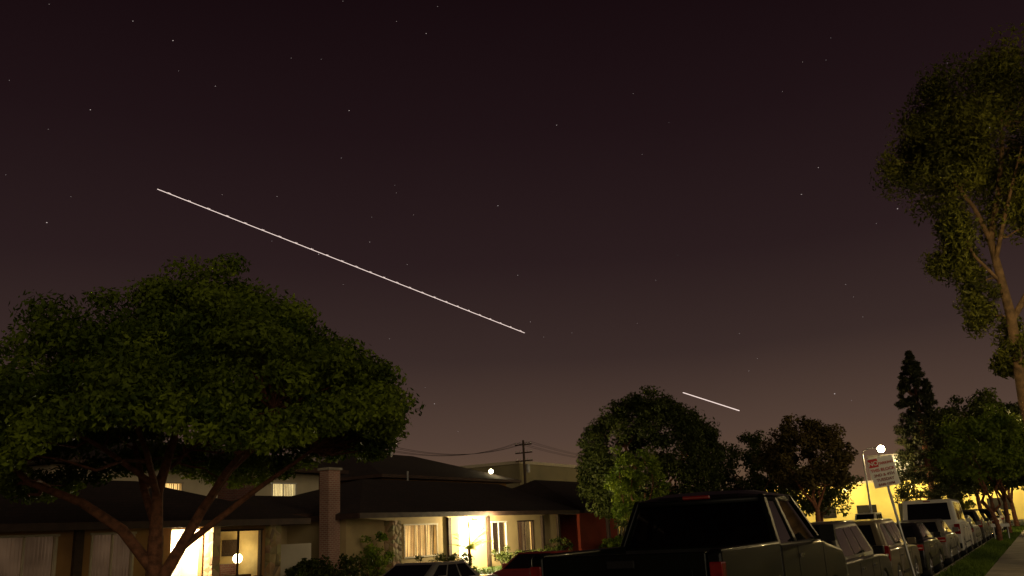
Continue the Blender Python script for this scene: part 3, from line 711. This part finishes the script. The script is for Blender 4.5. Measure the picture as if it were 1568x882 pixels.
b.pane([P[3],P[0],P[4],P[7]],.03,.58,.02,.96,0,'carglass');b.pane([P[3],P[0],P[4],P[7]],.64,.97,.02,.96,0,'carglass')
b.obj('windows',T)
b=MB()
for x in (-.45,.45):
    b.box(x-.24,x+.24,3.0,3.15,1.2,1.62,'seat'); b.box(x-.12,x+.12,3.02,3.12,1.64,1.8,'seat')
b.box(-.8,.8,2.35,2.5,1.2,1.5,'seat'); b.tube([(-.45+.19*math.cos(a),3.9+.06*math.sin(a),1.48+.19*math.sin(a)) for a in np.linspace(0,6.28,14)],.015,'black',6)
b.obj('seats',T,bevel=.05)
b=MB(); b.box(-.17,.17,2.325,2.36,zt-.105,zt-.06,'taillight')
for sg in (-1,1):
    x0,x1=sorted((sg*.86,sg*.985)); b.box(x0,x1,-.02,.1,1.1,1.34,'taillight'); b.box(x0,x1,-.018,.1,1.0,1.095,'lens_clear'); b.box(x0,x1,-.02,.1,.88,.995,'taillight')
b.box(-.15,.15,-.15,-.11,.58,.7,'plate')
b.obj('taillights',T,bevel=.015)
b=MB(); b.box(-.98,.98,-.14,.02,.5,.7,'chrome'); b.box(-.98,.98,5.68,5.82,.5,.72,'chrome')
for sg in (-1,1):
    x0,x1=sorted((sg*1.02,sg*1.20)); b.box(x0,x1,3.98,4.08,1.38,1.58,'black'); b.tube([(sg*.93,4.05,1.42),(sg*1.1,4.04,1.45)],.025,'black',6)
    x0,x1=sorted((sg*.982,sg*.992)); b.box(x0,x1,2.2,4.3,.78,.84,'chrome'); b.box(x0,x1+0.005,2.95,3.13,1.24,1.28,'chrome')
    x0,x1=sorted((sg*.978,sg*.983)); b.box(x0,x1,4.28,4.295,.6,1.36,'black'); b.box(x0,x1,2.9,2.915,.6,1.38,'black')
    x0,x1=sorted((sg*.925,sg*.955)); b.box(x0,x1,2.2,4.25,1.40,1.418,'chrome')
    x0,x1=sorted((sg*.6,sg*.97)); b.box(x0,x1,5.64,5.74,.85,1.08,'lens_clear')
b.obj('bumpers_and_mirrors',T,bevel=.008)
b=MB()
for sg in (-1,1):
    for y in (1.15,4.75): wheel(b,sg*.95,y,.41,sg,.25)
b.box(-.7,.7,.2,5.4,.42,.6,'black'); b.obj('wheels',T,smooth=True)

# ---------------------------------------------------------------- garden plants
shrub('hedge',(-21.6,31.6,0),(.4,1.6,.75),60,'dark',.09,.18,70,31,True)
shrub('hedge',(-21.4,38.5,0),(.5,2.2,.6),60,'dark',.09,.2,60,32,True)
shrub('climbing_shrub',(-22.3,27.9,0),(.45,.7,.95),26,'bright',.14,.22,50,33)
shrub('shrub',(-21.8,25.2,0),(.7,1.3,.5),30,'dark',.14,.25,60,34)
shrub('shrub',(-21.8,23.6,0),(.6,.8,.55),26,'dark',.14,.25,60,35)
shrub('shrub',(-22.2,42.7,0),(.5,1.0,.65),24,'dark',.13,.22,60,36)
shrub('shrub',(-22.2,49.5,0),(.5,1.4,.6),30,'bright',.15,.22,50,37)
shrub('shrub',(-22.2,37.0,0),(.3,.5,.6),12,'dark',.12,.2,50,38)
shrub('shrub',(-19.5,80,0),(1.5,1.8,1.2),40,'bright',.3,.4,50,39)
shrub('shrub',(-9,113,0),(3,2,1.7),50,'euc',.35,.6,60,40)
fan('garden_palm',(-21.9,33.7,0),16,1.25,'bright',1,.9)
fan('agave_plant',(-21.6,22.9,0),26,.9,'bright',2)
fan('agave_plant',(-21.3,26.2,0),22,.8,'dark',3)
fan('agave_plant',(-21.8,41.2,0),20,1.0,'bright',4)

# ---------------------------------------------------------------- light trails + stars
def trail(a,bp,r0,r1,nb):
    H=root('airplane_light_trail'); b=MB(); A=Vector(a);B=Vector(bp)
    b.tube([A,A.lerp(B,.5),B],[r0,(r0+r1)/2,r1],'trail',6)
    for i in range(nb):
        s=(i+.5)/nb; q=A.lerp(B,s); rr=(r0+(r1-r0)*s); q2=A.lerp(B,s+.006)
        b.tube([q+Vector((0,0,rr*2.6)),q2+Vector((0,0,rr*2.6))],rr*.5,'trail',5)
    b.obj('trail',H)
trail((-775,595,380),(-676,1226,309),.36,.50,26)
trail((-529,1540,228),(-528,1885,226),.8,1.0,0)
b=MB(); g=random.Random(9)
for i in range(900):
    z=g.uniform(.06,1); a=g.random()*6.28; q=math.sqrt(1-z*z); D=3500; c=Vector((q*math.cos(a)*D,q*math.sin(a)*D,z*D))
    rr=.6+1.2*g.random()**6
    sx=Vector((-math.sin(a),math.cos(a),-.3))*rr*1.2
    b.tube([c-sx,c+sx],rr,'star',5)
b.obj('star_field')
